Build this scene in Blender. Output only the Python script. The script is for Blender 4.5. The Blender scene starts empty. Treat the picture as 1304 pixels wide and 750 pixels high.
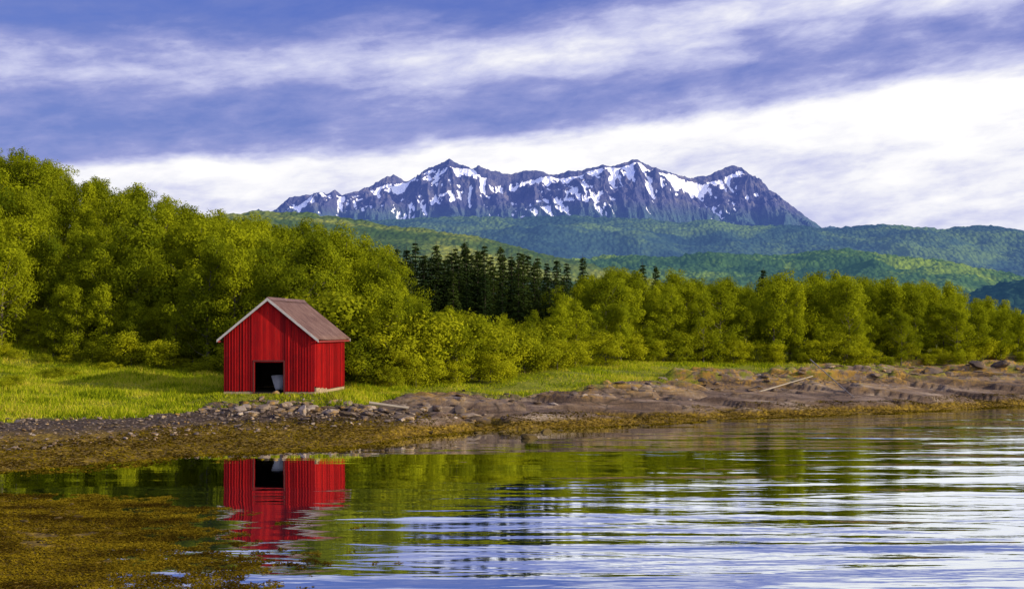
import bpy, math, random
import numpy as np
from mathutils import Vector
R=math.radians
rng=np.random.default_rng(7); random.seed(7)
sc=bpy.context.scene
sc.view_settings.view_transform='Standard'; sc.view_settings.look='None'; sc.view_settings.exposure=0
CZ=5.7; F=1450.0
def bx(px,d): return (px-652)/F*d
def bz(py,d): return CZ+(420-py)/F*d
# ---------------- noise
def _h(ix,iy,seed):
    n=(ix.astype(np.int64)*374761393+iy.astype(np.int64)*668265263+seed*1442695041)&0xffffffff
    n=((n^(n>>13))*1274126177)&0xffffffff
    n=((n^(n>>16))*2246822519)&0xffffffff
    return ((n^(n>>15))&0xffffff)/float(0xffffff)
def vn(x,y,seed=0):
    x=np.asarray(x,float); y=np.asarray(y,float)
    xi=np.floor(x); yi=np.floor(y); fx=x-xi; fy=y-yi
    fx=fx*fx*fx*(fx*(fx*6-15)+10); fy=fy*fy*fy*(fy*(fy*6-15)+10)
    a=_h(xi,yi,seed);b=_h(xi+1,yi,seed);c=_h(xi,yi+1,seed);d=_h(xi+1,yi+1,seed)
    return (a*(1-fx)+b*fx)*(1-fy)+(c*(1-fx)+d*fx)*fy
def fbm(x,y,o=4,seed=0,g=.5):
    t=0;a=1;s=0
    x=np.asarray(x,float); y=np.asarray(y,float)
    for i in range(o):
        t=t+a*vn(x,y,seed+i*17); s+=a; a*=g
        x,y=(x*1.6-y*1.2)+5.3,(x*1.2+y*1.6)+1.7
    return t/s
def ridged(x,y,o=4,seed=0):
    t=0;a=1;s=0
    for i in range(o):
        t=t+a*(1-np.abs(2*vn(x,y,seed+i*31)-1)); s+=a; a*=.5
        x,y=(x*1.6-y*1.2)+5.3,(x*1.2+y*1.6)+1.7
    return t/s
def sst(a,b,x):
    t=np.clip((x-a)/(b-a),0,1); return t*t*(3-2*t)
# ---------------- mesh helpers
def mkmesh(name,V,Fc,mats=(),matidx=None,fattr=None,vattr=None,smooth=False):
    if not isinstance(Fc,(list,tuple)): Fc=[Fc]
    Fc=[f for f in Fc if len(f)]
    me=bpy.data.meshes.new(name)
    V=np.asarray(V,dtype=np.float32)
    me.vertices.add(len(V)); me.vertices.foreach_set('co',V.ravel())
    li=np.concatenate([f.ravel() for f in Fc]).astype(np.int32)
    tot=np.concatenate([np.full(len(f),f.shape[1]) for f in Fc]).astype(np.int32)
    st=np.concatenate([[0],np.cumsum(tot)[:-1]]).astype(np.int32)
    me.loops.add(len(li)); me.loops.foreach_set('vertex_index',li)
    me.polygons.add(len(tot)); me.polygons.foreach_set('loop_start',st); me.polygons.foreach_set('loop_total',tot)
    if matidx is not None: me.polygons.foreach_set('material_index',np.asarray(matidx,dtype=np.int32))
    me.polygons.foreach_set('use_smooth',np.full(len(tot),bool(smooth)))
    me.update(calc_edges=True)
    for m in mats: me.materials.append(m)
    if fattr:
        for k,v in fattr.items():
            a=me.attributes.new(k,'FLOAT','FACE'); a.data.foreach_set('value',np.asarray(v,dtype=np.float32))
    if vattr:
        for k,v in vattr.items():
            a=me.attributes.new(k,'FLOAT','POINT'); a.data.foreach_set('value',np.asarray(v,dtype=np.float32).ravel())
    return me
def mkobj(name,me,parent=None,loc=(0,0,0),rot=(0,0,0),scale=(1,1,1)):
    o=bpy.data.objects.new(name,me); sc.collection.objects.link(o)
    o.location=loc; o.rotation_euler=rot; o.scale=scale
    if parent: o.parent=parent
    return o
def grid_faces(nx,ny):
    i=np.arange(nx*ny).reshape(ny,nx)
    return np.stack([i[:-1,:-1],i[:-1,1:],i[1:,1:],i[1:,:-1]],-1).reshape(-1,4)
# ---------------- node helpers
class NT:
    def __init__(s,nt): s.nt=nt
    def n(s,t,ins=None,**p):
        nd=s.nt.nodes.new(t)
        for k,v in p.items(): setattr(nd,k,v)
        if ins:
            for k,v in ins.items():
                sk=nd.inputs[k]
                if isinstance(v,bpy.types.NodeSocket): s.nt.links.new(v,sk)
                elif isinstance(v,bpy.types.Node): s.nt.links.new(v.outputs[0],sk)
                else: sk.default_value=v
        return nd
    def m(s,op,a,b=0.0,c=0.0,clamp=False):
        nd=s.n('ShaderNodeMath',{0:a,1:b,2:c},operation=op); nd.use_clamp=clamp; return nd.outputs[0]
    def mix(s,f,a,b,bt='MIX'):
        nd=s.n('ShaderNodeMix',data_type='RGBA',blend_type=bt)
        for i,v in ((0,f),(6,a),(7,b)):
            if isinstance(v,bpy.types.NodeSocket): s.nt.links.new(v,nd.inputs[i])
            else: nd.inputs[i].default_value=v if i==0 else (*v,1)
        return nd.outputs[2]
    def ramp(s,f,stops):
        nd=s.n('ShaderNodeValToRGB',{0:f}); e=nd.color_ramp.elements
        while len(e)<len(stops): e.new(.5)
        for k,(p,c) in zip(e,stops):
            k.position=p; k.color=(*c,1) if len(c)==3 else c
        return nd.outputs[0]
    def noise(s,vec,scale,detail=4,rough=.55,dist=0.0):
        return s.n('ShaderNodeTexNoise',{'Vector':vec,'Scale':scale,'Detail':detail,'Roughness':rough,'Distortion':dist}).outputs[0]
    def mapping(s,vec,scale=(1,1,1),rot=(0,0,0)):
        return s.n('ShaderNodeMapping',{'Vector':vec,'Scale':scale,'Rotation':rot}).outputs[0]
    def attr(s,name): return s.n('ShaderNodeAttribute',attribute_name=name).outputs['Fac']
def mat(name):
    m=bpy.data.materials.new(name); m.use_nodes=True; m.node_tree.nodes.clear()
    t=NT(m.node_tree); out=t.n('ShaderNodeOutputMaterial'); return m,t,out
def fin(t,out,sh): t.nt.links.new(sh.outputs[0],out.inputs[0])
def simple(name,col,rough=.8,var=.35,scale=3.0,bump=.0,metal=0.):
    m,t,out=mat(name); tc=t.n('ShaderNodeTexCoord').outputs['Object']
    f=t.noise(tc,scale,6,.65)
    c=t.mix(f,tuple(x*(1-var) for x in col),tuple(min(1,x*(1+var)) for x in col))
    b=t.n('ShaderNodeBsdfPrincipled',{'Base Color':c,'Roughness':rough,'Metallic':metal})
    if bump: 
        bn=t.n('ShaderNodeBump',{'Height':t.noise(tc,scale*4,5),'Distance':bump}); t.nt.links.new(bn.outputs[0],b.inputs['Normal'])
    fin(t,out,b); return m
def leafmat(name,dark,light,transl=.35,rscale=1.0):
    m,t,out=mat(name)
    r=t.attr('rnd'); oi=t.n('ShaderNodeObjectInfo').outputs['Random']
    f=t.m('ADD',t.m('MULTIPLY',r,.5),t.m('MULTIPLY',oi,.5*rscale),clamp=True)
    c=t.mix(f,dark,light)
    d=t.n('ShaderNodeBsdfDiffuse',{'Color':c}); 
    c2=t.mix(.5,c,(light[0]*1.2,light[1]*1.25,light[2]*.7))
    tr=t.n('ShaderNodeBsdfTranslucent',{'Color':c2})
    fin(t,out,t.n('ShaderNodeMixShader',{0:transl,1:d,2:tr})); return m
# ---------------- SUN / WORLD
SD=Vector((0.88,-0.365,0.31)).normalized()
sun=bpy.data.lights.new('sun','SUN'); sun.energy=5.0; sun.angle=R(.5); sun.color=(1,.85,.58)
so=bpy.data.objects.new('sun',sun); sc.collection.objects.link(so)
so.rotation_euler=SD.to_track_quat('Z','Y').to_euler(); so.location=(60,-40,60)
w=bpy.data.worlds.new('World'); sc.world=w; w.use_nodes=True; w.node_tree.nodes.clear()
t=NT(w.node_tree); out=t.n('ShaderNodeOutputWorld')
sky=t.n('ShaderNodeTexSky',sky_type='NISHITA'); sky.sun_disc=False
sky.sun_elevation=math.asin(SD.z); sky.sun_rotation=math.atan2(SD.x,SD.y)
bg1=t.n('ShaderNodeBackground',{'Color':sky.outputs[0],'Strength':.10})
g=t.n('ShaderNodeTexCoord').outputs['Generated']
sp=t.n('ShaderNodeSeparateXYZ',{0:g}); X,Y,Z=sp.outputs
az=t.m('ARCTAN2',X,Y); hyp=t.m('SQRT',t.m('ADD',t.m('MULTIPLY',X,X),t.m('MULTIPLY',Y,Y)))
el=t.m('ARCTAN2',Z,hyp)
w0=t.m('SUBTRACT',el,t.m('MULTIPLY',az,.095))
cv=t.n('ShaderNodeCombineXYZ',{0:t.m('MULTIPLY',az,4.2),1:t.m('MULTIPLY',w0,14.0),2:1.3}).outputs[0]
n1=t.noise(cv,1.0,6,.6,.2)
w1=t.m('ADD',w0,t.m('MULTIPLY',t.m('SUBTRACT',n1,.5),.050))
prof=t.ramp(t.m('MULTIPLY',w1,2.0,clamp=True),[(0,(.72,)*3),(.16,(.76,)*3),(.25,(.90,)*3),(.320,(.98,)*3),(.345,(.50,)*3),(.39,(.38,)*3),(.43,(.44,)*3),(.475,(.74,)*3),(.515,(.60,)*3),(.57,(.10,)*3),(.66,(.30,)*3),(1,(.58,)*3)])
cv2=t.n('ShaderNodeCombineXYZ',{0:t.m('MULTIPLY',az,6.5),1:t.m('MULTIPLY',w0,24.0),2:4.7}).outputs[0]
n2=t.noise(cv2,1.2,10,.58,.2)
cv3=t.n('ShaderNodeCombineXYZ',{0:t.m('MULTIPLY',az,24.),1:t.m('MULTIPLY',w0,70.0),2:8.7}).outputs[0]
n3=t.noise(cv3,1.0,8,.6,.25)
b=t.m('ADD',prof,t.m('MULTIPLY',t.m('SUBTRACT',n2,.5),.85))
b=t.m('ADD',b,t.m('MULTIPLY',t.m('SUBTRACT',n3,.5),.50))
b=t.m('ADD',b,t.m('MULTIPLY',az,.16),clamp=True)
cc=t.ramp(b,[(0,(.075,.13,.64)),(.22,(.15,.20,.62)),(.45,(.31,.34,.69)),(.68,(.60,.62,.86)),(.88,(.91,.91,.97)),(1,(1.02,1.01,1.02))])
bg2=t.n('ShaderNodeBackground',{'Color':cc,'Strength':1.0})
cf=t.m('ADD',t.m('MULTIPLY',b,.6),.65,clamp=True)
ms=t.n('ShaderNodeMixShader',{0:cf,1:bg1.outputs[0],2:bg2.outputs[0]})
bg3=t.n('ShaderNodeBackground',{'Color':(.03,.05,.06,1),'Strength':1})
dn=t.m('LESS_THAN',Z,-.02)
fin(t,out,t.n('ShaderNodeMixShader',{0:dn,1:ms.outputs[0],2:bg3.outputs[0]}))
# ---------------- TERRAIN FUNCTION
SX=[-400,-150,-60,-40,-20.6,-14.3,-8.2,-5.6,-2.3,2.2,12.3,23.9,38.3,60,200,1000]
SY=[-20,15,35,40.5,45.9,51.7,55.8,61,64.6,66,71.9,77.2,85.2,95,130,200]
S=[-60,-10,-3,0,3,8,13,20,30,45,65,85,120,300]
CX=[-150,-54,-35,-20,-8,3,15,38,80,200]
CO=[[-4,-1.4,-.3,0,.2,.6,1.0,1.5,2.5,6,14,24,26,14],
[-4,-1.4,-.3,0,.2,.6,1.0,1.5,2.1,3.2,9.5,17,16,8],
[-4,-1.4,-.3,0,.2,.6,1.0,1.4,2.0,2.9,6.5,10.5,10,5],
[-4,-1.4,-.3,0,.2,.55,.95,1.4,2.1,2.7,4.8,7,7,4],
[-4,-1.4,-.3,0,.35,.95,1.5,1.9,2.3,3.0,4.5,5.5,5.5,3],
[-4,-1.6,-.6,0,.5,1.2,1.8,2.6,3.2,3.6,4.0,4.3,4.5,3],
[-4,-1.6,-.6,0,.5,1.2,1.9,2.6,3.1,3.3,3.6,4.0,4.0,3],
[-4,-1.6,-.6,0,.5,1.2,1.7,2.3,2.8,3.0,3.1,3.2,3.2,3],
[-4,-1.6,-.6,0,.5,1.2,1.7,2.3,2.8,3.0,3.1,3.2,3.2,3],
[-4,-1.6,-.6,0,.5,1.2,1.7,2.3,2.8,3.0,3.1,3.2,3.2,3]]
def shore(x):
    return np.interp(x,SX,SY)+1.6*(fbm(x*.22,x*0+3.1,3,5)-.5)+2.2*(fbm(x*.11,x*0+9.1,2,8)-.5)*sst(-4,6,x)
def sgr(x,y):
    return np.interp(x,[-60,-20,-12,-6,-2,3,15,24,32,38,60],[18,15,13,12,9.5,10,13,17,20,22,24])+6*(fbm(x*.22,y*.35,3,77)-.5)
def spitdist(x,y):
    xs=np.interp(y,[0,20,25,30,34,37,39.5,41],[-6,-8,-9.2,-10.8,-12.0,-14.5,-18.5,-40])
    return xs-x
BARN=(-14.58,68.34)
def Hh(x,y,fine=True):
    x=np.asarray(x,float); y=np.asarray(y,float)
    s=y-shore(x)
    hs=np.stack([np.interp(s,S,c) for c in CO])
    k=np.clip(np.searchsorted(CX,x)-1,0,len(CX)-2)
    cx=np.array(CX); tt=np.clip((x-cx[k])/(cx[k+1]-cx[k]),0,1)
    idx=np.indices(x.shape)
    h=hs[(k,)+tuple(idx)]*(1-tt)+hs[(k+1,)+tuple(idx)]*tt
    g=sgr(x,y)
    sd=spitdist(x,y)
    spit=np.clip(sd*.05,-.5,.16)
    spit=np.where((y<46)&(x<0),spit,-9)
    h=np.maximum(h,spit)
    rk=sst(-9,-3,x)*sst(-1,1.5,s)*(1-sst(g-1,g+3,s))
    n=fbm(x*.06+y*.05,y*.30,3,11)
    st=6.0; nn=n*st; fr=nn-np.floor(nn); ter=(np.floor(nn)+sst(.0,.10,fr)*1.4-fr*.4)/st
    h=h+rk*((ter-.5)*2.1)
    n=fbm(x*.18-y*.10,y*.65,2,13)
    nn=n*6; fr=nn-np.floor(nn); t2=(np.floor(nn)+sst(.0,.12,fr)*1.3-fr*.3)/6
    rough=sst(.42,.62,fbm(x*.10,y*.30,2,191))*sst(3,8,s)
    h=h+rk*(t2-.5)*(.12+.95*rough)
    cr=ridged(x*.28+y*.1,y*.7,2,91)
    h=h-rk*.22*sst(.86,.99,cr)
    h=h+rk*(.05+.12*rough)*(fbm(x*1.3,y*1.9,3,19)-.5)
    rub=sst(-18,-15,x)*(1-sst(-4,-1,x))*sst(5,8,s)*(1-sst(12.5,15,s))
    h=h+rub*.5*(fbm(x*1.1,y*1.1,3,23)-.45)
    if fine:
        near=(s<g+2)
        h=h+near*.16*(fbm(x*.9,y*.9,4,31)-.5)*(1-.7*rk)
        h=h+near*(np.abs(x)<60)*.08*(fbm(x*4.1,y*4.1,2,37)-.5)*(1-.5*rk)
    h=h+(s>g)*.3*(fbm(x*.25,y*.25,3,41)-.5)
    dx=np.abs(x+13.9)-3.6; dy=np.abs(y-72)-4.3
    dd=np.maximum(dx,dy); k2=1-sst(0,2.2,dd)
    h=h*(1-k2)+1.85*k2
    return h
def axis(lo,hi,step,out_lo,out_hi,gr=1.12):
    a=list(np.arange(lo,hi,step)); st=step
    while a[-1]<out_hi: st*=gr; a.append(a[-1]+st)
    st=step; p=[]
    c=lo
    while c>out_lo: st*=gr; c-=st; p.append(c)
    return np.array(p[::-1]+a)
xs=axis(-30,48,.14,-1500,1500); ys=axis(22,110,.14,-30,3200)
GX,GY=np.meshgrid(xs,ys); GH=Hh(GX,GY)
s_=GY-shore(GX); g_=sgr(GX,GY)
grass=sst(-.8,.8,s_-g_+1.6*(fbm(GX*1.1,GY*1.1,3,78)-.5))
rock=sst(-9,-4,GX)
m,t,out=mat('terrain_mat')
geo=t.n('ShaderNodeNewGeometry'); P=geo.outputs['Position']
zz=t.n('ShaderNodeSeparateXYZ',{0:P}).outputs[2]
nz_=t.n('ShaderNodeSeparateXYZ',{0:geo.outputs['Normal']}).outputs[2]
nA=t.noise(P,.7,6,.65); nB=t.noise(P,5.0,6,.7); nC=t.noise(t.mapping(P,(.45,1.6,2.4),(0,0,R(10))),.35,6,.65); nD=t.noise(P,18.,4,.7)
vor=t.n('ShaderNodeTexVoronoi',{'Vector':P,'Scale':5.5,'Randomness':1.})
peb=t.ramp(t.n('ShaderNodeSeparateColor',{0:vor.outputs['Color']}).outputs[0],[(0,(.07,.045,.035)),(.4,(.14,.09,.07)),(.75,(.22,.16,.13)),(1,(.36,.30,.27))])
pe=t.mix(t.m('MULTIPLY',vor.outputs['Distance'],1.8,clamp=True),peb,(.04,.026,.016))
rc=t.ramp(nC,[(.36,(.060,.040,.032)),(.46,(.115,.078,.060)),(.54,(.20,.145,.11)),(.66,(.38,.30,.23))])
rc=t.mix(t.ramp(nB,[(.45,(0,)*3),(.8,(.7,)*3)]),rc,(.24,.15,.09))
lich=t.ramp(t.m('ADD',t.m('MULTIPLY',nA,.6),t.m('MULTIPLY',nB,.4)),[(.48,(0,)*3),(.56,(1,)*3)])
hi=t.m('MULTIPLY',t.m('SUBTRACT',zz,1.1),1.0,clamp=True)
rc=t.mix(t.m('MULTIPLY',lich,t.m('MULTIPLY',hi,.85)),rc,(.44,.25,.02))
moss=t.ramp(t.noise(P,.9,5,.7),[(.50,(0,)*3),(.58,(1,)*3)])
rc=t.mix(t.m('MULTIPLY',moss,t.m('MULTIPLY',t.m('SUBTRACT',zz,1.6),1.5,clamp=True)),rc,(.18,.19,.012))
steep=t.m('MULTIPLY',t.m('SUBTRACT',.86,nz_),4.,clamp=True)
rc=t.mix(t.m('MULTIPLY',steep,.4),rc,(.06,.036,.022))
crk=t.n('ShaderNodeTexVoronoi',{'Vector':t.mapping(t.n('ShaderNodeMix',{0:.25,4:P,5:t.n('ShaderNodeTexNoise',{'Vector':P,'Scale':.8}).outputs[1]},data_type='VECTOR').outputs[1],(.28,.8,1.2)),'Scale':1.0},feature='DISTANCE_TO_EDGE')
ck=t.ramp(crk.outputs[0],[(0,(1,)*3),(.03,(0,)*3)])
rc=t.mix(t.m('MULTIPLY',ck,.7),rc,(.015,.012,.01))
base=t.mix(t.attr('rock'),pe,rc)
weedc=t.ramp(nB,[(.3,(.03,.018,.004)),(.48,(.12,.075,.008)),(.6,(.26,.17,.012)),(.8,(.38,.28,.02))])
wadd=t.m('SUBTRACT',.50,t.m('MULTIPLY',t.attr('rock'),.28))
wf=t.m('SUBTRACT',t.m('ADD',t.m('MULTIPLY',nA,.7),wadd),zz); wf=t.m('MULTIPLY',wf,4.,clamp=True)
base=t.mix(wf,base,weedc)
gc=t.ramp(t.m('ADD',t.m('MULTIPLY',nA,.6),t.m('MULTIPLY',nB,.4)),[(.3,(.07,.085,.008)),(.5,(.18,.20,.012)),(.7,(.32,.29,.03))])
base=t.mix(t.attr('grass'),base,gc)
bm=t.n('ShaderNodeBump',{'Height':t.m('ADD',nB,t.m('MULTIPLY',nD,.4)),'Distance':.12,'Strength':.8})
fin(t,out,t.n('ShaderNodeBsdfPrincipled',{'Base Color':base,'Roughness':.85,'Normal':bm.outputs[0],'Specular IOR Level':.25}))
me=mkmesh('terrain',np.stack([GX,GY,GH],-1).reshape(-1,3),grid_faces(len(xs),len(ys)),[m],vattr={'grass':grass,'rock':rock},smooth=True)
mkobj('terrain',me)
# ---------------- WATER
m,t,out=mat('water_mat')
P=t.n('ShaderNodeNewGeometry').outputs['Position']; px_,py_,_z=t.n('ShaderNodeSeparateXYZ',{0:P}).outputs
wa=t.noise(t.mapping(P,(.16,.75,1),(0,0,R(8))),1.0,2,.5,.6)
wb=t.noise(t.mapping(P,(.5,1.9,1),(0,0,R(-12))),1.0,3,.5,.3)
wc=t.noise(t.mapping(P,(2.,5.,1),(0,0,R(5))),1.0,3,.5)
wd=t.noise(t.mapping(P,(.05,.30,1),(0,0,R(20))),1.0,1,.5,.5)
amp=t.m('ADD',t.m('MULTIPLY',t.m('ADD',px_,9.),.032,clamp=True),t.m('MULTIPLY',t.m('SUBTRACT',44.,py_),.03,clamp=True))
patch=t.ramp(t.noise(t.mapping(P,(.03,.09,1)),1.0,3),[(.35,(.35,)*3),(.62,(1.1,)*3)])
amp=t.m('ADD',t.m('MULTIPLY',t.m('MINIMUM',amp,1.15),patch),.05)
hgt=t.m('ADD',t.m('ADD',t.m('MULTIPLY',wa,.060),t.m('MULTIPLY',wd,.17)),t.m('ADD',t.m('MULTIPLY',wb,.014),t.m('MULTIPLY',wc,.0018)))
bm=t.n('ShaderNodeBump',{'Height':t.m('MULTIPLY',hgt,amp),'Distance':1.0,'Strength':1.0})
fr=t.n('ShaderNodeFresnel',{'IOR':1.5,'Normal':bm.outputs[0]})
ff=t.m('ADD',t.m('MULTIPLY',fr.outputs[0],1.0),.50,clamp=True)
df=t.n('ShaderNodeBsdfDiffuse',{'Color':(.010,.035,.060,1)}); gl=t.n('ShaderNodeBsdfGlossy',{'Color':(.94,.98,1,1),'Roughness':.025,'Normal':bm.outputs[0]})
fin(t,out,t.n('ShaderNodeMixShader',{0:ff,1:df.outputs[0],2:gl.outputs[0]}))
V=np.array([[-1500,-600,0],[1500,-600,0],[1500,1200,0],[-1500,1200,0]]); mkobj('water',mkmesh('water',V,np.array([[0,1,2,3]]),[m]))
# ---------------- HILLS / MOUNTAIN
def hillmat(name,dark,mid,light,haze_glow,hs,sc_=1.0):
    m,t,out=mat(name); P=t.n('ShaderNodeNewGeometry').outputs['Position']
    a=t.noise(t.mapping(P,(1,1,2.)),.0040*sc_,6,.6,.5); b_=t.noise(P,.05*sc_,4,.7)
    v=t.n('ShaderNodeTexVoronoi',{'Vector':t.mapping(P,(1,.6,1)),'Scale':.16*sc_})
    f=t.m('ADD',t.m('MULTIPLY',a,.78),t.m('MULTIPLY',b_,.22))
    c=t.ramp(f,[(.41,dark),(.49,mid),(.57,light)])  # light stop paints sunlit patches into the woodland colour
    c=t.mix(t.m('MULTIPLY',v.outputs['Distance'],.5,clamp=True),c,tuple(x*.4 for x in dark))
    bm=t.n('ShaderNodeBump',{'Height':t.m('MULTIPLY',v.outputs['Distance'],-1.),'Distance':3./sc_})
    d=t.n('ShaderNodeBsdfDiffuse',{'Color':c,'Normal':bm.outputs[0]})
    e=t.n('ShaderNodeEmission',{'Color':(*haze_glow,1),'Strength':hs})  # constant bluish emission imitates distance haze, no real atmosphere
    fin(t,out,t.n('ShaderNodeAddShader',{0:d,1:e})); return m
def hill(name,pts,d,fd,bd,res,mt,amp,tree,seed,pw=.85):
    p=np.array(pts,float); x0=bx(p[0,0],d); x1=bx(p[-1,0],d)
    xs=np.arange(x0,x1,res); ys=np.arange(d-fd,d+bd,res*1.2)
    X,Y=np.meshgrid(xs,ys)
    rz=np.interp(X,bx(p[:,0],d),bz(p[:,1],d))
    v=(Y-(d-fd))/fd
    pr=np.where(v<1,np.clip(v,0,1)**pw,1-(np.clip(v-1,0,9)*fd/bd)**2*.6)
    Z=rz*pr+amp*(fbm(X/240,Y/240,4,seed)-.62)*np.clip(v*3,0,1)*np.where(v>.85,.3,1)
    Z+=tree*(vn(X/9,Y/9,seed+3)+.6*vn(X/4.5,Y/4.5,seed+4)-.9)
    mkobj(name,mkmesh(name,np.stack([X,Y,Z],-1).reshape(-1,3),grid_faces(len(xs),len(ys)),[mt],smooth=True))
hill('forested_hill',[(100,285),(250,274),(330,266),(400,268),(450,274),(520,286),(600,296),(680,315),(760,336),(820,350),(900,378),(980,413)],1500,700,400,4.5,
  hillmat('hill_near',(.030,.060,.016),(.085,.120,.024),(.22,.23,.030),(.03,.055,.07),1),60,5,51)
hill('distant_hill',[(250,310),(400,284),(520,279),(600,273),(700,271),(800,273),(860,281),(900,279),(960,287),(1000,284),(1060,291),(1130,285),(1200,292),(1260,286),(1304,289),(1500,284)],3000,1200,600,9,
  hillmat('hill_far',(.016,.038,.052),(.034,.070,.058),(.10,.16,.045),(.040,.080,.18),1,.6),130,8,61)  # bluish greens carry distance haze in the colour as well
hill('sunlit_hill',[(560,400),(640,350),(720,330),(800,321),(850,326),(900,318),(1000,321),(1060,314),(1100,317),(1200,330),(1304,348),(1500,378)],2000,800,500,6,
  hillmat('hill_mid',(.022,.052,.032),(.055,.11,.032),(.19,.26,.030),(.024,.062,.095),1,.8),110,7,71)  # brighter greens paint a sunlit look into this hill
hill('dark_blue_hill',[(1180,405),(1240,378),(1304,356),(1400,343),(1500,340)],900,350,200,3.5,
  hillmat('hill_dark',(.010,.028,.040),(.018,.045,.05),(.03,.07,.05),(.012,.035,.075),1,1.),15,5,81)  # dark blue-green palette over the whole hill
# mountain
D=9000.
mp=np.array([(250,300),(340,276),(356,268),(372,255),(395,252),(415,250),(428,244),(437,250),(455,243),(470,236),(485,227),(500,221),(515,229),(530,222),(545,212),(560,207),(572,202),(585,210),(600,216),(612,214),(625,221),(650,224),(665,220),(680,222),(710,226),(722,221),(740,222),(765,215),(775,217),(790,211),(808,207),(820,213),(850,220),(880,224),(900,221),(920,214),(940,207),(950,212),(960,222),(975,235),(990,246),(1010,263),(1030,280),(1045,290),(1060,288),(1075,293),(1120,300),(1200,320)],float)
xs=np.arange(bx(250,D),bx(1200,D),6.); ys=np.arange(D-1500,D+350,7.5)
X,Y=np.meshgrid(xs,ys)
yo=220*(fbm(X/900,X*0+2,3,131)-.5)*2
v=(Y-yo-(D-2300))/2300
rz=np.interp(X,bx(mp[:,0],D),bz(mp[:,1],D))+26*(ridged(X/75,X*0+.5,3,133)-.55)
pr=np.where(v<1,np.clip(v,0,1)**1.45,1-np.clip(v-1,0,1)*3.0)
wx=X+200*(fbm(X/500,Y/500,3,101)-.5); wy=Y+200*(fbm(X/500,Y/500,3,102)-.5)
rg=ridged((wx+wy*.25)/430,wy/900,5,103)
win=np.clip((1-v)*9,0,1)
Z=rz*pr+ (rg-.62)*430*win + (ridged((X+Y*.3)/120,Y/200,4,105)-.6)*110*np.clip((1-v)*12,.12,1) + 50*(fbm(X/60,Y/60,4,107)-.5)*np.clip((1-v)*12,.3,1)
def blur(A,n):
    for ax in (0,1):
        P_=np.pad(A,[(n,n) if a==ax else (0,0) for a in (0,1)],mode='edge'); c=np.cumsum(P_,axis=ax)
        c=np.insert(c,0,0,axis=ax)
        A=(np.take(c,range(2*n+1,c.shape[ax]),axis=ax)-np.take(c,range(0,c.shape[ax]-2*n-1),axis=ax))/(2*n+1)
    return A
lap=(blur(Z,10)-Z)/26+ (blur(Z,3)-Z)/12
gy,gx=np.gradient(blur(Z,2),7.5,6.)
def G(px,sx,v0,sv,a): return a*np.exp(-((X-bx(px,D))/(sx*6.2))**2-((v-v0)/sv)**2)
fld=G(860,42,.965,.03,3.8)+G(700,50,.945,.022,1.8)+G(600,22,.94,.03,1.0)+G(480,40,.955,.02,2.0)+G(400,25,.93,.02,1.4)+G(780,30,.93,.03,1.5)+G(905,18,.93,.03,1.6)
sn=lap*.8+ (fbm((X+Y*.8)/380,(Y-X*.35)/120,5,111)-.5)*4.6+fld+(Z-1090)/700 - np.clip((np.hypot(gx,gy)-1.1)/.6,0,1)*.8-sst(930,960,X/Y*F+652+0*X)*1.0
snow=sst(.46,.70,sn)*sst(780,880,Z)
m,t,out=mat('mountain_mat'); P=t.n('ShaderNodeNewGeometry').outputs['Position']; zz=t.n('ShaderNodeSeparateXYZ',{0:P}).outputs[2]
a=t.noise(P,.012,7,.7); b_=t.noise(P,.05,5,.7)
c=t.ramp(a,[(.3,(.035,.042,.105)),(.5,(.080,.085,.155)),(.68,(.20,.185,.21))])  # blue of distance haze worked into the rock colours
low=t.m('MULTIPLY',t.m('SUBTRACT',t.m('ADD',850.,t.m('MULTIPLY',a,220.)),zz),.008,clamp=True)
c=t.mix(t.m('MULTIPLY',low,.8),c,(.05,.11,.10))
sf=t.ramp(t.m('ADD',t.attr('snow'),t.m('MULTIPLY',t.m('SUBTRACT',b_,.5),.8)),[(.42,(0,)*3),(.56,(1,)*3)])
c=t.mix(sf,c,(.86,.87,.90))
bm=t.n('ShaderNodeBump',{'Height':b_,'Distance':22.,'Strength':t.m('SUBTRACT',1.,t.m('MULTIPLY',sf,.85))})
d=t.n('ShaderNodeBsdfDiffuse',{'Color':c,'Normal':bm.outputs[0]}); e=t.n('ShaderNodeEmission',{'Color':(.038,.065,.21,1),'Strength':1.})  # even blue emission added as distance haze over rock and snow
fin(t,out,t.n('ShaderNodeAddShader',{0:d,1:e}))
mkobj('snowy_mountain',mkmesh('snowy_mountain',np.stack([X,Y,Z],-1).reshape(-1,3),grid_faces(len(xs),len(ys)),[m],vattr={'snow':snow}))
# ---------------- TREES
def tube(pts,rad,k=6):
    pts=np.array(pts,float); n=len(pts); Vv=[];
    for i in range(n):
        d=pts[min(i+1,n-1)]-pts[max(i-1,0)]; d/=np.linalg.norm(d)+1e-9
        a=np.cross(d,[0,1,.1]); a/=np.linalg.norm(a)+1e-9; b=np.cross(d,a)
        for j in range(k):
            th=2*np.pi*j/k; Vv.append(pts[i]+rad[i]*(math.cos(th)*a+math.sin(th)*b))
    Fq=[[i*k+j,i*k+(j+1)%k,(i+1)*k+(j+1)%k,(i+1)*k+j] for i in range(n-1) for j in range(k)]
    return np.array(Vv),np.array(Fq)
def quads(C,Nrm,size,r,asp=.6):
    n=len(C); Nrm=Nrm/(np.linalg.norm(Nrm,axis=1,keepdims=True)+1e-9)
    T=np.cross(Nrm,r.normal(size=(n,3))); T/=np.linalg.norm(T,axis=1,keepdims=True)+1e-9; B=np.cross(Nrm,T)
    s=size[:,None]
    V=np.stack([C-T*s,C+B*s*asp,C+T*s,C-B*s*asp],1).reshape(-1,3)
    return V,np.arange(4*n).reshape(n,4)
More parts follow.
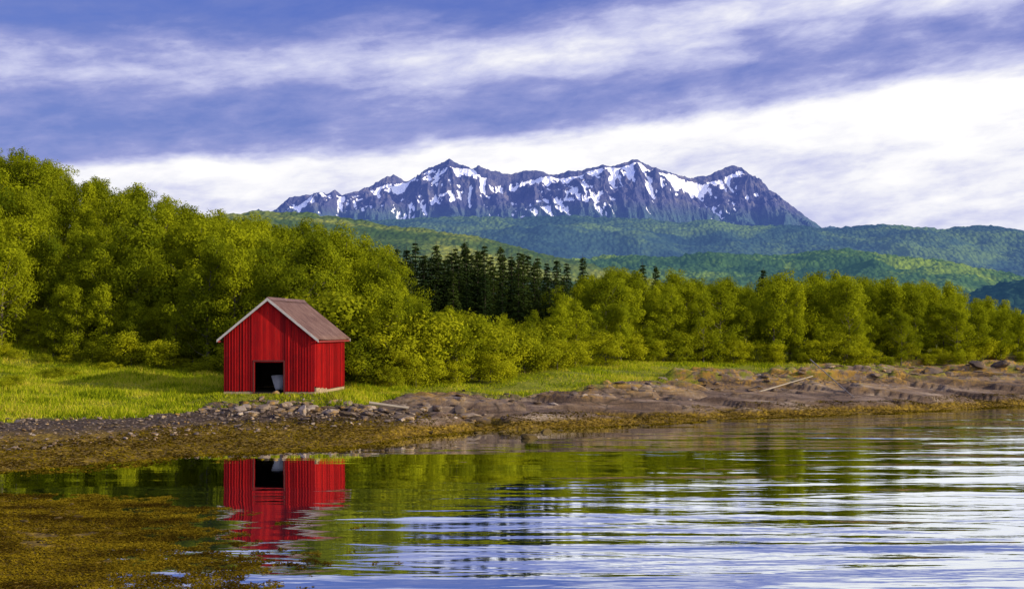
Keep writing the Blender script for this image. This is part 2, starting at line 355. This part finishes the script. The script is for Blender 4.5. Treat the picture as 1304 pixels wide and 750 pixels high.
class Acc:
    def __init__(s): s.V=[];s.Fq=[];s.M=[];s.Rn=[];s.n=0
    def add(s,V,Fq,m,rn):
        s.V.append(V); s.Fq.append(Fq+s.n); s.n+=len(V); s.M.append(np.full(len(Fq),m)); s.Rn.append(np.broadcast_to(rn,(len(Fq),)))
    def mesh(s,name,mats,smooth=False): return mkmesh(name,np.concatenate(s.V),[np.concatenate(s.Fq)],mats,np.concatenate(s.M),{'rnd':np.concatenate(s.Rn)},smooth=smooth)
bark=simple('birch_bark',(.10,.085,.065),.9,.6,6); bark2=simple('spruce_bark',(.05,.04,.03),.9,.4,6)
leafB=leafmat('birch_leaves',(.034,.064,.005),(.34,.37,.010),.34)
leafS=leafmat('spruce_needles',(.008,.022,.009),(.045,.066,.012),.12)
leafW=leafmat('willow_leaves',(.08,.12,.007),(.42,.42,.012),.36)
def birch(seed,h=10.,Rr=2.2,base=.08,nl=32,per=120,name='birch',lm=None,tw=2.2):
    r=np.random.default_rng(seed); A=Acc(); 
    n=9; tp=[[0,0,-.4]]; ph=r.uniform(0,6)
    for i in range(1,n): f=i/(n-1); tp.append([.35*math.sin(ph+f*3)*f*h*.1,.35*math.cos(ph*1.3+f*2.5)*f*h*.1,f*h*.88])
    tp=np.array(tp); V,Fq=tube(tp,[.13*(1-.93*i/(n-1))*h/10 for i in range(n)]); A.add(V,Fq,0,.5)
    def ax(f): return np.array([np.interp(f*h,tp[:,2],tp[:,k]) for k in range(3)])
    lobes=r.uniform(0,6.28,3)
    def clump(cp,cr,a):
        k=int(per*(cr/.5)**1.5); g=r.normal(size=(k,3)); g*=(r.random(k)**.30/np.linalg.norm(g,axis=1))[:,None]*1.25
        C=cp+g*cr*np.array([1.1,1.1,.82]); C+=r.normal(size=(k,3))*.07
        ow=g+.45*np.array([math.cos(a),math.sin(a),.5])+r.normal(size=(k,3))*.38
        V,Fq=quads(C,ow,r.uniform(.05,.12,k),r); A.add(V,Fq,1,np.clip(r.uniform(0,1)*.5+r.random(k)*.5,0,1))
    for i in range(nl):
        q=((i+.5)/nl)**.92; f=base+(.93-base)*q
        rad=Rr*min(1,(q/.3)**.5+.1)*max(.06,(1-q**tw))**.55*r.uniform(.5,1.22)
        a=i*2.399+r.normal()*.45; rad*=1+.25*math.sin(a*2+lobes[0]+f*4)
        p0=ax(f*.85); dz=r.uniform(.2,.75)*rad+.35
        p2=p0+np.array([math.cos(a)*rad,math.sin(a)*rad,dz]); p1=(p0+p2)/2+np.array([0,0,-.12*rad])
        V,Fq=tube([p0,p1,p0*.1+p2*.9],[.035*h/10,.02*h/10,.006],4); A.add(V,Fq,0,.4)
        for fr in (.4,.72,1.03):
            if r.random()<.09: continue
            clump((p0*(1-fr)+p2*fr)+r.normal(size=3)*.3,r.uniform(.32,.76)*(.7+.3*rad/Rr),a)
    for i in range(7): clump(ax(.62+.045*i)+r.normal(size=3)*[.3,.3,.1],r.uniform(.35,.6)*(h/10)**.5,r.uniform(0,6))
    return A.mesh(name,[bark,lm or leafB])
def spruce(seed,h=12.,Rr=1.9):
    r=np.random.default_rng(seed); A=Acc(); V,Fq=tube([[0,0,-.4],[0,0,h*.5],[0,0,h]],[.16,.09,.01]); A.add(V,Fq,0,.5)
    nw=34
    for i in range(nw):
        f=.05+.93*(i/nw); L=Rr*(1-f)**.85*r.uniform(.8,1.12)+.14
        nb=max(5,int(9*(1-f)+4))
        for j in range(nb):
            a=6.283*j/nb+r.uniform(0,1.); l=L*r.uniform(.65,1.2); z=f*h+r.normal()*.08
            k=int(14+l*26); u=r.random(k)**.8
            side=r.normal(size=k)*(.10+.16*l*(1-u)*.8)
            C=np.stack([math.cos(a)*u*l-math.sin(a)*side,math.sin(a)*u*l+math.cos(a)*side,z-u*u*l*.30+.12*u*l-np.abs(r.normal(size=k))*.07],1)
            V,Fq=quads(C,r.normal(size=(k,3))*.5+[math.cos(a)*.5,math.sin(a)*.5,.8],r.uniform(.06,.14,k),r,.4); A.add(V,Fq,1,r.random(k)*.6+r.random()*.4)
    return A.mesh('spruce',[bark2,leafS])
BM=[birch(100+i,10,rr,bs,tw=tw) for i,(rr,bs,tw) in enumerate([(2.3,.06,2.0),(1.8,.05,1.5),(2.8,.03,2.6),(2.1,.08,2.6),(1.6,.04,1.6),(2.5,.06,2.1),(2.0,.1,1.8)])]
SM=[spruce(200+i,12,rr) for i,rr in enumerate([1.8,2.1,1.6])]
WM=[birch(300+i,4.,2.0,.02,16,120,'willow_shrub',leafW) for i in range(3)]
T=np.array([(-300,50),(-100,108),(0,150),(40,176),(80,208),(130,214),(180,230),(230,238),(280,258),(330,268),(400,283),(460,291),(490,312),(505,358),(530,380),(600,398),(650,404),(695,396),(715,364),(735,338),(760,334),(820,346),(900,342),(980,352),(1060,335),(1120,343),(1180,356),(1240,376),(1304,398),(1500,410)],float)
T[:,1]-=12
FX=[-80,-60,-38,-25,-20,-12,-8,-3,2,8,15,30,38,60,90]; FY=[80,84,90,86.5,84,80.5,78,80,86,94,98.5,102,106,114,120]
forest=bpy.data.objects.new('forest',None); sc.collection.objects.link(forest)
pts=[]; r=np.random.default_rng(5); cell={}
tries=0
while tries<14000:
    tries+=1; x=r.uniform(-78,75); yf=np.interp(x,FX,FY); dep=48 if x<-5 else 30
    y=yf+dep*r.random()**1.15
    md=2.2 if y-yf<8 else 2.9
    key=(int(x//3),int(y//3)); ok=True
    for i in (-1,0,1):
        for j in (-1,0,1):
            for q in cell.get((key[0]+i,key[1]+j),()):
                if (q[0]-x)**2+(q[1]-y)**2<md*md: ok=False
    if ok: cell.setdefault(key,[]).append((x,y)); pts.append((x,y,yf))
PA=np.array(pts); PH=Hh(PA[:,0],PA[:,1],False)
SPR=(500,712)
for (x,y,yf),z in zip(pts,PH):
    px=x/y*F+652; Tp=np.interp(px,T[:,0],T[:,1])+r.uniform(-8,15); top=bz(Tp,y)
    hmax=top-z
    if hmax<1.8: continue
    if SPR[0]<px<SPR[1] and y>97: continue
    front=y-yf<3.5
    nat=r.uniform(7.5,13.5) if x<-4 else r.uniform(7.0,11.5)
    if front: nat*=r.uniform(.45,.95)
    h=min(nat,hmax*r.uniform(.85,1.0))
    me=BM[r.integers(7)]; k=h/10; kx=max(k,.5)*r.uniform(.8,1.15)
    mkobj('birch_tree',me,None if front else forest,(x,y,z-.1),(r.normal()*.04,r.normal()*.04,r.uniform(0,6.28)),(kx,kx*r.uniform(.9,1.1),k))
def spr(px,y,py,f=1.3):
    x=bx(px,y); z=float(Hh(np.array([x]),np.array([y]),False)[0]); h=bz(py,y)-z; k=h/12
    mkobj('spruce_tree',SM[r.integers(3)],None,(x,y,z-.1),(0,0,r.uniform(0,6)),(k*f*r.uniform(.85,1.1),k*f*r.uniform(.85,1.1),k))
px=492
while px<722:
    spr(px,r.uniform(99,104),np.interp(px,[490,520,560,620,680,720],[324,314,308,314,320,338])+r.uniform(-8,20)); px+=r.uniform(8,15)
px=486
while px<722:
    spr(px,r.uniform(106,112),np.interp(px,[486,520,560,620,680,720],[306,302,304,308,316,330])+r.uniform(-5,16)); px+=r.uniform(8,15)
px=520
while px<705: spr(px,r.uniform(93,97),344+r.uniform(-14,22)); px+=r.uniform(14,26)
for px,y,py in [(742,112,322),(818,114,332),(835,116,334),(972,116,338)]: spr(px,y,py)
def shrub(x,y,h,kx=1.):
    z=float(Hh(np.array([x]),np.array([y]),False)[0]); mkobj('willow_shrub',WM[r.integers(3)],None,(x,y,z-.15),(0,0,r.uniform(0,6.28)),(h/4*kx,h/4*kx,h/4))
for px,y,h in [(425,80,6.8),(455,80,4.4),(478,77.5,3.4),(505,78,4.2),(530,77,2.4),(548,79.5,4.8),(580,81,3.5),(600,83,4.6),(635,84,3.8),(668,86,3.4),(690,89,4.),(498,75.5,1.6)]:
    shrub(bx(px,y),y,h,1.15)
for px,y,h in [(75,78,1.0),(60,78.5,.8),(95,79,.7),(20,73,.9),(5,71,.8),(140,84,.9)]: shrub(bx(px,y),y,h,1.6)
ug=bpy.data.objects.new('undergrowth',None); sc.collection.objects.link(ug)
x=-60.
while x<62:
    yf=float(np.interp(x,FX,FY)); y=yf-r.uniform(-.8,1.8)
    if not(-19<x<-9.5):
        z=float(Hh(np.array([x]),np.array([y]),False)[0]); h=r.uniform(.8,3.0)
        mkobj('undergrowth_shrub',WM[r.integers(3)],ug,(x,y,z-.15),(0,0,r.uniform(0,6.28)),(h/4*1.3,h/4*1.3,h/4))
    x+=r.uniform(1.1,2.6)
# ---------------- GRASS
m,t,out=mat('grass_mat'); P=t.n('ShaderNodeNewGeometry').outputs['Position']
f=t.m('ADD',t.m('MULTIPLY',t.m('ADD',t.m('MULTIPLY',t.noise(t.mapping(P,(1,1.6,1)),.28,5,.65),1.5),-.25),1.0),t.m('MULTIPLY',t.m('SUBTRACT',t.attr('rnd'),.5),.5))
c=t.ramp(f,[(.2,(.10,.15,.008)),(.42,(.28,.36,.010)),(.6,(.50,.54,.016)),(.8,(.62,.52,.08))])
fin(t,out,t.n('ShaderNodeMixShader',{0:.45,1:t.n('ShaderNodeBsdfDiffuse',{'Color':c}).outputs[0],2:t.n('ShaderNodeBsdfTranslucent',{'Color':c}).outputs[0]}))
def blades(n,x0,x1,y0,y1,hmin,hmax,seed,thr=.0):
    r=np.random.default_rng(seed); x=r.uniform(x0,x1,n); y=r.uniform(y0,y1,n); s=y-shore(x); g=sgr(x,y)
    yf=np.interp(x,FX,FY)
    k=(s+1.6*(fbm(x*1.1,y*1.1,3,78)-.5)>g-.5+r.random(n)*.9)&(y<yf+4)
    k&=(fbm(x*.5,y*.8,3,55)>thr-.25*r.random(n))
    k&=~((np.abs(x+13.9)<3.6)&(np.abs(y-71.6)<3.9)); x=x[k];y=y[k];n=len(x)
    z=Hh(x,y); hh=r.uniform(hmin,hmax,n)*(.1+1.6*fbm(x*.4,y*.5,3,5)**1.3); a=r.uniform(0,6.28,n); wd=r.uniform(.02,.045,n)
    b=np.stack([x,y,z-.03],1); t_=np.stack([np.cos(a)*wd,np.sin(a)*wd,0*a],1); ln=np.stack([r.normal(size=n)*.14,r.normal(size=n)*.14,hh],1)
    V=np.stack([b-t_,b+t_,b+ln],1).reshape(-1,3); return V,r.random(n)
V1,r1=blades(320000,-62,-7,56,96,.18,.50,1); V2,r2=blades(190000,-9,45,72,110,.12,.36,2,.50)
V=np.concatenate([V1,V2]); mkobj('grass',mkmesh('grass',V,np.arange(len(V)).reshape(-1,3),[m],fattr={'rnd':np.concatenate([r1,r2])}))
# ---------------- SEAWEED
sw=leafmat('seaweed_mat',(.035,.020,.003),(.42,.30,.014),.1)
r=np.random.default_rng(9)
def weedpts(n,x0,x1,y0,y1):
    x=r.uniform(x0,x1,n); y=r.uniform(y0,y1,n); s=y-shore(x); sd=spitdist(x,y)
    nz=fbm(x*.5,y*.5,4,201); n2_=fbm(x*2.2,y*2.2,3,203)
    dens=np.where(x<-2,sst(-5.,.5,s)*(1-sst(6,12,s)),sst(-2.0,0,s)*(1-sst(1.4,3.,s)))
    dsp=np.where((y<46),sst(-8.5,1.5,sd)**.8,0.)
    dens=np.maximum(dens,dsp*np.where(s<0,1,0))
    k=(dens*1.2+ (nz-.5)*1.5+(n2_-.5)*1.1 > .60+r.random(n)*.25)&(dens>.06)
    return x[k],y[k]
xa,ya=weedpts(520000,-34,45,40,88); xb,yb=weedpts(650000,-24,-1,22,44)
x=np.concatenate([xa,xb]); y=np.concatenate([ya,yb]); sz=np.concatenate([r.uniform(.03,.11,len(xa)),r.uniform(.015,.055,len(xb))]); n=len(x)
z=np.maximum(Hh(x,y),.0)+.006+r.random(n)*.018
k=z<.95; x=x[k];y=y[k];z=z[k];sz=sz[k];n=len(x)
V,Fq=quads(np.stack([x,y,z],1),r.normal(size=(n,3))*.22+[0,0,1],sz,r,.5)
mkobj('seaweed',mkmesh('seaweed',V,Fq,[sw],fattr={'rnd':np.clip(fbm(x*1.0,y*1.0,3,7)*1.7-.42+r.normal(size=n)*.20,0,1)}))
# ---------------- ROCKS
import bmesh
def rockproto(seed,sub=2):
    r=np.random.default_rng(seed); b=bmesh.new(); bmesh.ops.create_icosphere(b,subdivisions=sub,radius=1); b.verts.ensure_lookup_table()
    V=np.array([v.co[:] for v in b.verts]); Fc=np.array([[v.index for v in f.verts] for f in b.faces]); b.free()
    for _ in range(13):
        nn=r.normal(size=3); nn/=np.linalg.norm(nn); c=r.uniform(.38,.8); d=V@nn; V=V-np.outer(np.clip(d-c,0,9),nn)
    V+=r.normal(size=V.shape)*.015; return V,Fc
PR=[rockproto(i) for i in range(10)]
def rotm(r,tilt=.5):
    a=r.uniform(0,6.28); c,s=math.cos(a),math.sin(a); Rz=np.array([[c,-s,0],[s,c,0],[0,0,1]]); b=r.normal()*tilt; c,s=math.cos(b),math.sin(b)
    return np.array([[1,0,0],[0,c,-s],[0,s,c]])@Rz
m,t,out=mat('stone_mat'); P=t.n('ShaderNodeNewGeometry').outputs['Position']; zz=t.n('ShaderNodeSeparateXYZ',{0:P}).outputs[2]
c=t.ramp(t.m('ADD',t.m('MULTIPLY',t.attr('rnd'),.7),t.m('MULTIPLY',t.noise(P,3.,6,.7),.4)),[(.15,(.05,.036,.031)),(.5,(.12,.088,.068)),(.75,(.21,.16,.125)),(1.,(.42,.35,.30))])
c=t.mix(t.ramp(t.noise(P,1.7,5,.7),[(.52,(0,)*3),(.64,(.65,)*3)]),c,(.36,.20,.02))
wf=t.m('MULTIPLY',t.m('SUBTRACT',.5,zz),5.,clamp=True); c=t.mix(wf,c,(.07,.045,.008))
bm=t.n('ShaderNodeBump',{'Height':t.noise(P,12.,5,.7),'Distance':.03})
fin(t,out,t.n('ShaderNodeBsdfPrincipled',{'Base Color':c,'Roughness':.8,'Normal':bm.outputs[0],'Specular IOR Level':.3})); stone=m
def scatter(name,xy,size,seed,flat=.6,sink=.25,rv=None,tilt=.25,zmin=None):
    r=np.random.default_rng(seed); VV=[];FF=[];RR=[];n=0; H=Hh(xy[:,0],xy[:,1])
    if zmin is not None: H=np.maximum(H,zmin)
    for i,(x,y) in enumerate(xy):
        V,Fc=PR[r.integers(10)]; s=size[i]; V=(V*[s*r.uniform(.8,1.6),s*r.uniform(.7,1.1),s*flat*r.uniform(.7,1.3)])@rotm(r,tilt).T+[x,y,H[i]+s*(flat-sink)*.6]
        VV.append(V);FF.append(Fc+n);n+=len(V);RR.append(np.full(len(Fc),r.random() if rv is None else rv))
    mkobj(name,mkmesh(name,np.concatenate(VV),np.concatenate(FF),[stone],fattr={'rnd':np.concatenate(RR)}))
r=np.random.default_rng(21)
n=1700; x=r.uniform(-32,-8,n); s=4+r.uniform(1,11,n); xy=np.stack([x,shore(x)+s],1); scatter('beach_stones',xy,.04+.15*r.random(n)**4,1)
n=560; x=np.concatenate([r.uniform(-17.5,-5,430),r.uniform(-6,-1.5,130)]); y=np.concatenate([r.normal(64.4,1.0,430),r.normal(66.6,.8,130)]); scatter('rubble_stones',np.stack([x,y],1),.10+.40*r.random(n)**2.3,2,.5)
n=560; x=r.uniform(-4,46,n); s=r.uniform(.45,1.1,n)*sgr(x,shore(x)+10); scatter('shore_rocks',np.stack([x,shore(x)+s],1),.06+.5*r.random(n)**3.4,3,.42,.3,None,.15)
big=[(600,67.5,.75),(585,68,.5)]+[(1180+i*9,98+4*math.sin(i*2.1)+i*.1,.45+.5*abs(math.sin(i*1.7))) for i in range(15)]
scatter('boulder',np.array([(bx(p,d),d) for p,d,s in big]),np.array([s for _,_,s in big]),4,.5,.3)
scatter('boulder',np.array([(bx(60,38),38.),(bx(45,38.4),38.4),(bx(90,37),37.),(bx(100,34.5),34.5),(bx(75,34),34.),(bx(30,33),33.),(bx(50,30),30.)]),np.array([.2,.16,.1,.15,.12,.14,.1]),6,.5)
V,Fc=PR[3]; mkobj('boulder',mkmesh('wet_rock',V*[.55,.4,.28]+[bx(675,60),60,.05],Fc,[stone],fattr={'rnd':np.full(len(Fc),.1)}))
wr=np.array([(bx(p,d),d) for p,d in [(520,60.5),(548,62),(566,61.4),(610,63.2),(640,64),(695,63.6),(712,64.6),(470,57.4),(690,62.2),(820,67.8),(905,70.6),(585,62.6),(598,61.8)]])
scatter('wet_stones',wr,np.array([.35,.3,.22,.35,.25,.5,.3,.25,.2,.3,.35,.2,.15]),12,.4,.35,.1,.15,-.03)
# ---------------- BARN
barn=bpy.data.objects.new('red_boathouse',None); sc.collection.objects.link(barn); barn.location=(BARN[0],BARN[1],1.85); barn.rotation_euler=(0,0,R(-7))
m,t,out=mat('red_paint'); tc=t.n('ShaderNodeTexCoord').outputs['Object']
nz1=t.noise(t.mapping(tc,(6,6,.7)),1.5,6,.7); nz2=t.noise(tc,.8,4,.6)
c=t.ramp(t.m('ADD',t.m('MULTIPLY',t.attr('rnd'),.35),t.m('ADD',t.m('MULTIPLY',nz1,.4),t.m('MULTIPLY',nz2,.25))),[(.25,(.11,.002,.004)),(.5,(.28,.003,.006)),(.75,(.52,.012,.010))])
c=t.mix(t.ramp(t.noise(t.mapping(tc,(9,9,1.2)),2.,7,.75),[(.55,(0,)*3),(.66,(.72,)*3)]),c,(.075,.018,.018))
fin(t,out,t.n('ShaderNodeBsdfPrincipled',{'Base Color':c,'Roughness':.75,'Specular IOR Level':.15})); red=m
m,t,out=mat('corrugated_metal'); tc=t.n('ShaderNodeTexCoord').outputs['Object']
st=t.noise(t.mapping(tc,(.9,7,.9)),1.,6,.7); 
c=t.ramp(t.m('ADD',t.m('MULTIPLY',st,.65),t.m('MULTIPLY',t.noise(tc,1.2,5,.65),.35)),[(.34,(.05,.020,.016)),(.48,(.11,.055,.045)),(.6,(.17,.10,.085)),(.72,(.28,.22,.21))])
fin(t,out,t.n('ShaderNodeBsdfPrincipled',{'Base Color':c,'Roughness':.6,'Metallic':.1})); metal=m
white=simple('weathered_white',(.42,.40,.40),.8,.4,4); dark=simple('dark_wood',(.03,.02,.017),.9,.4,4); conc=simple('stone_foundation',(.34,.25,.17),.9,.45,5,.02)
class Boxes:
    def __init__(s): s.V=[];s.Fc=[];s.Rn=[];s.n=0
    def hexa(s,P8,rn=.5):
        s.V+=[tuple(p) for p in P8]; n=s.n
        for f in ((0,3,2,1),(4,5,6,7),(0,1,5,4),(1,2,6,5),(2,3,7,6),(3,0,4,7)): s.Fc.append([n+i for i in f]); s.Rn.append(rn)
        s.n+=8
    def box(s,a,b,rn=.5):
        x0,y0,z0=a;x1,y1,z1=b; s.hexa([(x0,y0,z0),(x1,y0,z0),(x1,y1,z0),(x0,y1,z0),(x0,y0,z1),(x1,y0,z1),(x1,y1,z1),(x0,y1,z1)],rn)
    def obj(s,name,mt,par): return mkobj(name,mkmesh(name,np.array(s.V),np.array(s.Fc),[mt],fattr={'rnd':s.Rn}),par)
W=2.8;L=6.6;EH=3.45;RH=5.68; sl=(RH-EH)/W
def gh(x): return RH-abs(x)*sl-.03
def gable(y,outw,door,name):
    B=Boxes(); rr=random.Random(3); x=-W; bw=.175
    while x<W-.01:
        x1=min(x+bw,W); zb=.16+rr.uniform(-.03,.03)
        mid=(x+x1)/2
        if door and abs(mid)<.95: zb=1.9
        o=outw*(.025+rr.uniform(0,.014)); ya,yb=sorted((y,y+o)); xa,xb=x+.004,x1-.004
        rn=rr.random()
        if xa<0<xb:
            for (u,v_) in ((xa,-.001),(.001,xb)):
                B.hexa([(u,ya,zb),(v_,ya,zb),(v_,yb,zb),(u,yb,zb),(u,ya,gh(u)),(v_,ya,gh(v_)),(v_,yb,gh(v_)),(u,yb,gh(u))],rn)
        else: B.hexa([(xa,ya,zb),(xb,ya,zb),(xb,yb,zb),(xa,yb,zb),(xa,ya,gh(xa)),(xb,ya,gh(xb)),(xb,yb,gh(xb)),(xa,yb,gh(xa))],rn)
        if x>-W+.1 and not (door and abs(x)<.9):
            za=zb; o2=outw*.062; o1=outw*.042; ya,yb=sorted((y+o1,y+o2)); B.hexa([(x-.022,ya,za),(x+.022,ya,za),(x+.022,yb,za),(x-.022,yb,za)]+[(x-.022,ya,gh(x)-.02),(x+.022,ya,gh(x)-.02),(x+.022,yb,gh(x)-.02),(x-.022,yb,gh(x)-.02)],rr.random())
        x+=bw
    B.obj(name,red,barn)
gable(0,-1,True,'front_wall'); gable(L,1,False,'rear_wall')
for sx,name in ((1,'right_wall'),(-1,'left_wall')):
    B=Boxes(); rr=random.Random(5+sx); y=.0
    while y<L-.01:
        y1=min(y+.175,L); o=.025+rr.uniform(0,.014); xa,xb=sorted((sx*W,sx*(W+o))); zb=.2+rr.uniform(-.03,.03)+ (.25*max(0,1-y/2.5) if sx>0 else 0)
        B.box((xa,y+.004,zb),(xb,y1-.004,EH-.06),rr.random())
        if y>.1: 
            xa,xb=sorted((sx*(W+.042),sx*(W+.062))); B.box((xa,y-.022,zb),(xb,y+.022,EH-.08),rr.random())
        y=y1
    B.obj(name,red,barn)
B=Boxes(); t0=.03  # backing sheets added behind boards to stop light through gaps, plus floor, beams
B.box((-W+.01,.01,.1),(-.93,.01+t0,EH-.1)); B.box((.93,.01,.1),(W-.01,.01+t0,EH-.1)); B.box((-.925,.012,1.92),(.925,.04,EH-.1))
B.hexa([(-W+.2,.012,EH-.098),(W-.2,.012,EH-.098),(W-.2,.04,EH-.098),(-W+.2,.04,EH-.098),(-.05,.012,RH-.25),(.05,.012,RH-.25),(.05,.04,RH-.25),(-.05,.04,RH-.25)])
B.box((-W+.01,.05,.1),(-W+.04,L-.05,EH-.1)); B.box((W-.04,.05,.1),(W-.01,L-.05,EH-.1)); B.box((-W+.01,L-.04,.1),(W-.01,L-.01,EH-.1))
B.box((-W+.05,.06,.0),(W-.05,L-.06,.08))
for y in (1.5,3.3,5.1): B.box((-W+.06,y,EH-.35),(W-.06,y+.12,EH-.2))
B.obj('backing_and_beams',dark,barn)
B=Boxes()
B.box((-.985,-.075,.02),(-.915,.0,1.95)); B.box((.915,-.075,.02),(.985,.0,1.95)); B.box((-.985,-.076,1.952),(.985,.0,2.03)); B.obj('door_frame',simple('door_trim',(.10,.012,.012),.8,.4,4),barn)
B=Boxes(); rr=random.Random(8)
B.box((-W-.02,-.02,-.7),(-1.0,.25,.14)); B.box((1.0,-.02,-.7),(W+.02,.25,.14)); B.box((W-.25,.26,-.7),(W+.025,2.6,.36)); B.box((W-.25,2.605,-.7),(W+.02,L,.16)); B.box((-W-.02,.26,-.7),(-W+.25,L,.14)); B.box((-W+.26,L-.25,-.7),(W-.26,L-.005,.14))
for i in range(12): 
    y=.3+i*.19; B.box((W+.026,y,.02),(W+.05+rr.random()*.03,y+.17,.16+rr.random()*.18),rr.random())
B.obj('foundation',conc,barn)
oh=.32; ov=.30
for sx,name in ((1,'roof_right'),(-1,'roof_left')):
    ny=int((L+2*ov)/.03); nxx=9; yy=np.linspace(-ov,L+ov,ny); tt=np.linspace(0,1,nxx)
    YY,TT=np.meshgrid(yy,tt); XX=sx*(TT*(W+oh)+.0); sag=-.035*np.sin(np.pi*np.clip(YY/L,0,1))*1.0
    ZZ=RH+.07-np.abs(XX)*sl+.028*np.sin(YY/.22*2*np.pi)+sag+ .012*(vn(YY*2,TT*3,4)-.5)
    o=mkobj(name,mkmesh(name,np.stack([XX,YY,ZZ],-1).reshape(-1,3),grid_faces(ny,nxx),[metal],smooth=True),barn)
    md=o.modifiers.new('s','SOLIDIFY'); md.thickness=.012
B=Boxes()
B.hexa([(-.2,-ov-.01,RH-.045),(.2,-ov-.01,RH-.045),(.2,L+ov+.01,RH-.045),(-.2,L+ov+.01,RH-.045),(-.02,-ov-.01,RH+.14),(.02,-ov-.01,RH+.14),(.02,L+ov+.01,RH+.14),(-.02,L+ov+.01,RH+.14)]); B.obj('ridge_cap',metal,barn)
B=Boxes()
for y in (-ov-.035,L+ov+.005):
    for sx in (1,-1):
        x0=sx*.004; x1=sx*(W+oh+.03); z0=RH+.075; z1=RH+.075-abs(x1)*sl
        q=[(x0,y,z0-.17),(x1,y,z1-.15),(x1,y+.03,z1-.15),(x0,y+.03,z0-.17),(x0,y,z0+.01),(x1,y,z1+.01),(x1,y+.03,z1+.01),(x0,y+.03,z0+.01)]
        B.hexa(q)
B.obj('bargeboard',white,barn)
B=Boxes()
for sx in (1,-1):
    xa,xb=sorted((sx*(W+oh-.06),sx*(W+oh-.03))); zt=RH-.0-(W+oh)*sl; B.box((xa,-ov,zt-.10),(xb,L+ov,zt+.0))
B.obj('fascia',simple('red_trim',(.20,.015,.015),.8,.4,4),barn)
def boat():
    n=13;k=9;V=[]
    for i in range(n):
        f=i/(n-1)
        wd=.72*(1-(1-f)**2.2)**.6 if f<.6 else .72*(1-.25*(f-.6)/.4)
        sh=.62+.30*(1-f)**2
        for j in range(k):
            a=math.pi*j/(k-1); V.append((-math.cos(a)*wd,f*3.6,.12*(1-f)**3+sh*(1-math.sin(a)**.7)))
    Fq=grid_faces(k,n); me=mkmesh('hull',np.array(V),Fq,[simple('boat_paint',(.45,.46,.48),.5,.2,3)],smooth=True); return me
bo=bpy.data.objects.new('rowboat',None); sc.collection.objects.link(bo); bo.location=(BARN[0]+.25,BARN[1]+.9,1.95); bo.rotation_euler=(R(2),R(-22),R(-38))
h=mkobj('hull',boat(),bo); h.modifiers.new('s','SOLIDIFY').thickness=.03
B=Boxes(); B.box((-.6,1.4,.42),(.6,1.62,.45)); B.box((-.62,2.5,.42),(.62,2.72,.45)); B.obj('thwarts',dark,bo)
def pole(name,a,b,r0,r1,mt):
    V,Fq=tube([a,[(a[i]+b[i])/2 for i in range(3)],b],[r0,(r0+r1)/2,r1],6); mkobj(name,mkmesh(name,V,Fq,[mt],smooth=True))
gw=simple('driftwood_mat',(.30,.26,.22),.9,.3,5)
def P3(px,d,dz): x=bx(px,d); return [x,d,float(Hh(np.array([x]),np.array([d]))[0])+dz]
pole('driftwood_pole',P3(1032,90,.9),P3(1088,80,.1),.05,.03,gw); pole('driftwood_pole',P3(965,80.5,.35),P3(1035,88,.3),.05,.04,gw); pole('driftwood_pole',P3(1085,86,.25),P3(1150,86,.45),.05,.05,gw)
pole('driftwood_log',P3(470,66,.35),P3(520,66.3,.3),.09,.07,gw)
# ---------------- CAMERA
cam=bpy.data.cameras.new('camera'); co=bpy.data.objects.new('camera',cam); sc.collection.objects.link(co); sc.camera=co
cam.lens=F/1304*36; cam.sensor_width=36; cam.shift_y=45/1304; cam.clip_start=.5; cam.clip_end=60000
co.location=(0,0,CZ); co.rotation_euler=(R(90),0,0)
print('objs',len(bpy.data.objects),'trees',len(pts))
